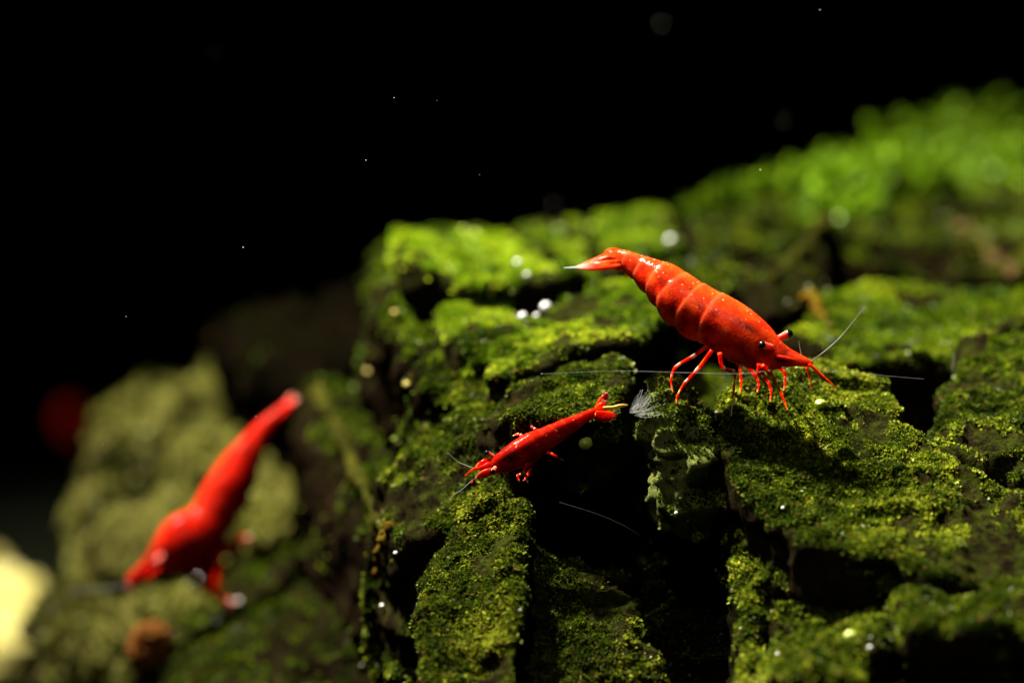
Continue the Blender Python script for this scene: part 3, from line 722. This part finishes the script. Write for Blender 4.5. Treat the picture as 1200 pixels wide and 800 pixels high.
s2.hair([(170, 548), (150, 565), (140, 585)], -0.05, 0.0, 0.008, 0.003, M_SHRIMP2, 'antennule')

# --- the blurred shrimp on the left flank
z3 = lambda x, y: (100 + x / 2.58, 430 + y / 2.58)
l3, n3, d3 = hit_px(262, 700)
print("left shrimp ground", d3)
dd3 = 34.4
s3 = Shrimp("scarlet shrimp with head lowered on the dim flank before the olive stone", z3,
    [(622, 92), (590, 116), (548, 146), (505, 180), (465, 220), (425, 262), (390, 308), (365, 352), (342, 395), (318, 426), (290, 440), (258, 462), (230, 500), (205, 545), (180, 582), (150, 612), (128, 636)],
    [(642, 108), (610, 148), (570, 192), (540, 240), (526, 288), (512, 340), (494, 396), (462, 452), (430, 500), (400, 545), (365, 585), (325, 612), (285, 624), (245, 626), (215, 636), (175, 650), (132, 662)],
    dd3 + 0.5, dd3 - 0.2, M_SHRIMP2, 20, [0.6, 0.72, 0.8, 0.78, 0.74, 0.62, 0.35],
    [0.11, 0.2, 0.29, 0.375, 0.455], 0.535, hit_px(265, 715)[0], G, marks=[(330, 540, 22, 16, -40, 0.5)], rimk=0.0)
for zp, h, f in [([(400, 530), (430, 535), (470, 522), (495, 515)], 0.10, 0.35), ([(385, 550), (415, 556), (455, 536), (486, 526)], 0.0, 0.2),
              ([(365, 570), (385, 600), (378, 665), (405, 700), (440, 738)], 0.10, 0.45), ([(350, 585), (375, 620), (392, 680), (450, 716)], 0.0, 0.3),
              ([(372, 560), (405, 600), (398, 670), (428, 726)], 0.15, 0.5), ([(330, 590), (350, 622), (370, 648)], -0.05, 0.1), ([(300, 600), (318, 628), (336, 640)], 0.0, 0.1)]:
    s3.leg(zp, h, f, 0.036, zp[-1][1] > 700, False, 30)
s3.eye((212, 590), (230, 570), 0.036, -0.15)
for zp, a, b in (([(230, 600), (190, 630), (150, 652), (128, 668)], -0.06, -0.05), ([(220, 570), (180, 600), (140, 636)], 0.06, 0.05)):
    s3.blade(zp, a, b, 0.07, 0.0, 'antennal_scale', None, 0.35)
for zp, a, b, wd, tip in [([(590, 150), (615, 118), (645, 90)], -0.05, -0.08, 0.045, 0.5), ([(585, 140), (605, 108), (630, 80)], 0.05, 0.1, 0.04, 0.5)]:
    s3.blade(zp, a, b, wd, tip, 'tail_fan_blade', None, 0.3)
s3.hair([(135, 655), (60, 668), (-60, 680)], -0.05, 0.2, 0.0035, 0.0015, M_ANT, 'antenna')

# --- the far shrimp lost in the dark
z4 = lambda x, y: (80 + (x - 80) * 0.45, 494 + (y - 494) * 0.6)
b4 = P(80, 530, 52)
s4 = Shrimp("faint dark red shrimp far back in the darkness behind the olive stone", z4,
    [(104, 474), (98, 464), (90, 458), (80, 456), (70, 460), (62, 470), (58, 484), (60, 500), (64, 514), (70, 524)],
    [(106, 484), (104, 490), (102, 498), (100, 508), (96, 516), (92, 522), (88, 526), (84, 530), (80, 532), (74, 532)],
    52.2, 51.2, M_SHRIMP2, 20, [0.6, 0.72, 0.8, 0.78, 0.74, 0.62, 0.35], [0.11, 0.2, 0.29, 0.375, 0.455], 0.535, b4, G)
for k in range(4):
    s4.leg([(78 + 6 * k, 520), (80 + 7 * k, 534), (76 + 8 * k, 548)], -0.2 + 0.1 * k, 0, 0.03, False, False, 14)
s4.eye((64, 512), (70, 508), 0.035, -0.2)

# ------------------------------------------------------------------ small things
def strands(name, zs, label, cat, r0, r1, mat, group=None):
    V, F, n_ = [], [], 0
    for pts in zs:
        v_, f_ = tube(spline(np.array(pts), 14), np.linspace(r0, r1, 14), 5); V.append(v_); F.append(f_ + n_); n_ += len(v_)
    V = np.concatenate(V); F = np.concatenate(F)
    return tag(mesh(name, V, F, mat, None, zs[0][0]), label, cat, group)
rs = np.random.RandomState(3)
rt = []
root = (738, 484); dtf = 29.75
for k in range(70):
    a = rs.uniform(-0.3, 1.25); ln = rs.uniform(18, 40)
    e = (root[0] + ln * math.cos(a), root[1] - ln * math.sin(a) * 0.85)
    m_ = ((root[0] * .5 + e[0] * .5) + rs.normal(0, 2.4), (root[1] * .5 + e[1] * .5) + rs.normal(0, 1.5) + 2)
    de = rs.normal(0, 0.1)
    rt.append([P(*root, dtf), P(*m_, dtf + de * .5), P(*e, dtf + de)])
strands('feathery_tuft', rt, "tiny white feathery tuft beside the yellow tail spine of the small shrimp", "tuft", 0.0014, 0.0006, M_HAIR)
strands('filament', [[P(655, 588, 29.7), P(700, 602, 29.7), P(730, 615, 29.8), P(752, 628, 29.9)]], "thin pale filament hanging across the dark hollow below the small shrimp", "filament", 0.004, 0.002, M_ANT)
strands('filament', [[P(1113, 400, 31.2), P(1118, 415, 31.2), P(1116, 436, 31.2)]], "short upright pale filament on the moss past the large shrimp's head", "filament", 0.005, 0.003, M_ANT)

M_TWIG = mat_rock("olive_twig", [(0.36, (0.008, 0.008, 0.002)), (0.52, (0.035, 0.03, 0.006)), (0.68, (0.12, 0.10, 0.012))], (0.04, 0.055, 0.005))
M_TWIGB = mat_rock("brown_twig", [(0.3, (0.04, 0.022, 0.01)), (0.55, (0.12, 0.07, 0.03)), (0.75, (0.2, 0.12, 0.06))], (0.09, 0.08, 0.02))
M_DEBRIS = mat_rock("amber_debris", [(0.36, (0.03, 0.014, 0.002)), (0.52, (0.11, 0.055, 0.006)), (0.68, (0.24, 0.15, 0.014))], (0.09, 0.09, 0.008))
def twig(px, r, mat, label, lift=0.0, seed=1):
    pts = []
    for (u, v) in px:
        l, nr, dg = hit_px(u, v)
        pts.append(l - FWD * lift if l is not None else P(u, v, 36))
    pts = np.array(pts)
    for _ in range(2): pts[1:-1] = (pts[:-2] + pts[1:-1] * 2 + pts[2:]) / 4
    c = spline(pts, 40); t = np.linspace(0, 1, 40)
    V, F = tube(c, r * (1 - 0.5 * t) * (1 + 0.25 * np.sin(t * 23 + seed)), 12)
    V = V + 0.8 * r * np.stack([fbm(V, r * 2.2, 2, seed + k) for k in range(3)], 1)
    tag(mesh('twig', V, F, mat, None, pts[0]), label, 'twig')
twig([(968, 262), (950, 285), (925, 310), (905, 330)], 0.09, M_TWIG, "short olive twig lying on the rock above the dark stump", 0.06, 3)
twig([(1120, 265), (1145, 285), (1165, 303), (1190, 325)], 0.085, M_TWIGB, "pale brown twig lying across the far moss", 0.06, 5)
twig([(372, 458), (392, 500), (418, 552), (440, 595), (452, 625)], 0.075, M_TWIG, "crooked olive twig running down the left flank of the rock", 0.05, 7)
twig([(455, 618), (450, 640), (441, 668)], 0.06, M_DEBRIS, "amber stick fragment at the lower end of the crooked twig", 0.05, 9)
twig([(945, 345), (960, 362), (972, 385)], 0.06, M_DEBRIS, "amber stick fragment in the moss behind the large shrimp's head", 0.05, 11)
def leaf(u, v, w_, h_, tilt, col, label, seed):
    l, nr, dg = hit_px(u, v)
    rs_ = np.random.RandomState(seed)
    a = np.array([math.cos(tilt), 0.1, math.sin(tilt)]); a /= np.linalg.norm(a)
    nrm_ = nr * 0.25 + np.array([0.3, 0.35, 0.8]); nrm_ -= a * (nrm_ @ a); nrm_ /= np.linalg.norm(nrm_); b_ = np.cross(nrm_, a)
    th_ = np.linspace(0, 2 * math.pi, 24, endpoint=False); V, F = [], []
    for k, off in enumerate((0.006, -0.006)):
        for q in (0.02, 0.5, 1.0):
            rr_ = q * (1 + 0.08 * np.sin(3 * th_ + seed))
            V.append(l + nr * 0.09 + nrm_ * (off + 0.06 * w_ * (1 - q ** 2)) + a * (np.cos(th_) * rr_ * w_)[:, None] + b_ * (np.sin(th_) * rr_ * h_)[:, None])
    V = np.concatenate(V); i = np.arange(6 * 24).reshape(6, 24); j = np.roll(i, -1, 1)
    for x, y in ((0, 1), (1, 2), (2, 5), (5, 4), (4, 3)): F.append(np.stack([i[x], i[y], j[y], j[x]], -1))
    tag(mesh('leaf', V, np.concatenate(F), M_MOSS, None, l, attrs={'tint': np.tile(col, (len(V), 1))}), label, 'leaf')
leaf(833, 313, 0.15, 0.11, 0.5, (0.028, 0.065, 0.003), "round bright green leaf just behind the large shrimp's back", 2)
leaf(1066, 412, 0.09, 0.08, 0.2, (0.09, 0.12, 0.03), "pale mint leaf on the moss past the large shrimp's antennule", 4)
leaf(640, 298, 0.14, 0.10, 0.3, (0.11, 0.14, 0.015), "pale yellow green leaf on the rear moss slab", 6)

def ball(name, c, r, mat, label, cat, group, seg=16):
    bm = bmesh.new(); bmesh.ops.create_uvsphere(bm, u_segments=seg, v_segments=seg // 2 + 2, radius=r * S)
    me = bpy.data.meshes.new(name)
    for f in bm.faces: f.smooth = True
    bm.to_mesh(me); bm.free(); me.materials.append(mat)
    o = bpy.data.objects.new(name, me); COL.objects.link(o); o.location = np.asarray(c) * S
    return tag(o, label, cat, group)
LAMP = np.array([-15, 14, 33.0])
GB = "tiny air bubbles on the moss"
for (u, v, r, lb) in [(614, 364, .036, "bright white air bubble, smaller of the close pair in the moss gap"), (638, 357, .044, "bright white air bubble, larger of the close pair in the moss gap"),
                  (608, 311, .026, "dim air bubble below the rear moss slab's edge"), (619, 325, .022, "dim orange tinged bubble next to another below the rear moss slab"),
                  (787, 286, .036, "grey air bubble behind the large shrimp's back"), (465, 653, .016, "single bright bubble in the dark hollow on the left flank"),
                  (1021, 761, .017, "single bright bubble hanging on the lower dark ledge"), (919, 597, .014, "pin sized bubble on the moss slope below the large shrimp"),
                  (806, 600, .014, "pin sized bubble hanging under the pale knob"), (630, 367, .022, "faint bubble between the bright pair"), (913, 768, .014, "bright bubble at the foot of the thin ridge"),
                  (231, 673, .03, "pale bubble under the scarlet shrimp's head"), (281, 707, .024, "pale bubble by the scarlet shrimp's lowest foot"), (449, 712, .018, "faint bubble low on the left flank")]:
    best = None
    for du in range(-15, 16, 3):
        for dv in range(-15, 16, 3):
            l, nr, dg = hit_px(u + du, v + dv)
            if l is None: continue
            q = l + np.array([0, 0, r * 1.2]); t_ = LAMP - q
            if BVH.ray_cast(Vector(q), Vector(t_ / np.linalg.norm(t_)))[0] is not None: continue
            if best is None or du * du + dv * dv < best[0]: best = (du * du + dv * dv, l)
    l = best[1] if best else hit_px(u, v)[0]
    if l is None: continue
    k = (l - CAM); k /= np.linalg.norm(k)
    ball('air_bubble', l - k * r * 1.2 + np.array([-0.01, 0, r * 1.0]), r, M_BUB, lb, 'bubble', GB)
for (u, v, d, r) in [(285, 290, 29.9, .010), (891, 199, 29.9, .012), (429, 188, 29.9, .007), (462, 115, 29.9, .008), (148, 371, 29.8, .008), (300, 488, 29.6, .006), (252, 60, 36, .02), (775, 28, 38, .035),
                  (961, 12, 30.4, .008), (562, 205, 29.8, .006), (820, 165, 30, .005), (650, 240, 38, .03), (920, 142, 38, .03), (182, 507, 29.7, .005), (512, 118, 30.2, .005), (1118, 246, 29.9, .006), (120, 520, 30, .006)]:
    ball('water_speck', P(u, v, d), r * (0.45 if d < 32 else 0.2), M_SPECK, "tiny pale particle drifting in the dark water", 'particle', "particles drifting in the dark water", 8)
# round algae grains lying on the moss
GG = "round yellow green algae grains on the rock"
M_GRAIN = simple("green_algae_grain", (0.30, 0.38, 0.06), 0.35)
M_GRAINY = simple("yellow_algae_grain", (0.38, 0.30, 0.02), 0.4)
for (u, v, r, lb) in [(687, 519, .055, "olive green algae grain in the shade beside the small shrimp's belly"), (962, 476, .045, "pale green algae grain in the shade before the large shrimp's head"), (818, 472, .03, "pale yellow algae grain on the knob under the large shrimp"),
                      (463, 367, .026, "yellow algae grain near the left edge of the rear slab"), (432, 435, .026, "lower yellow algae grain on the left edge of the rock"), (478, 451, .03, "largest yellow algae grain on the dim left flank"),
                      (412, 517, .028, "yellow algae grain above the orange streak on the left flank"), (995, 748, .05, "green algae grain above the dark lower ledge")]:
    l, nr, dg = hit_px(u, v)
    if l is None: continue
    lump('algae_grain', l + nr * r * 0.5, (r, r, r * .8), M_GRAINY if u < 500 else M_GRAIN, lb, 'algae', int(u), GG, 0.2)
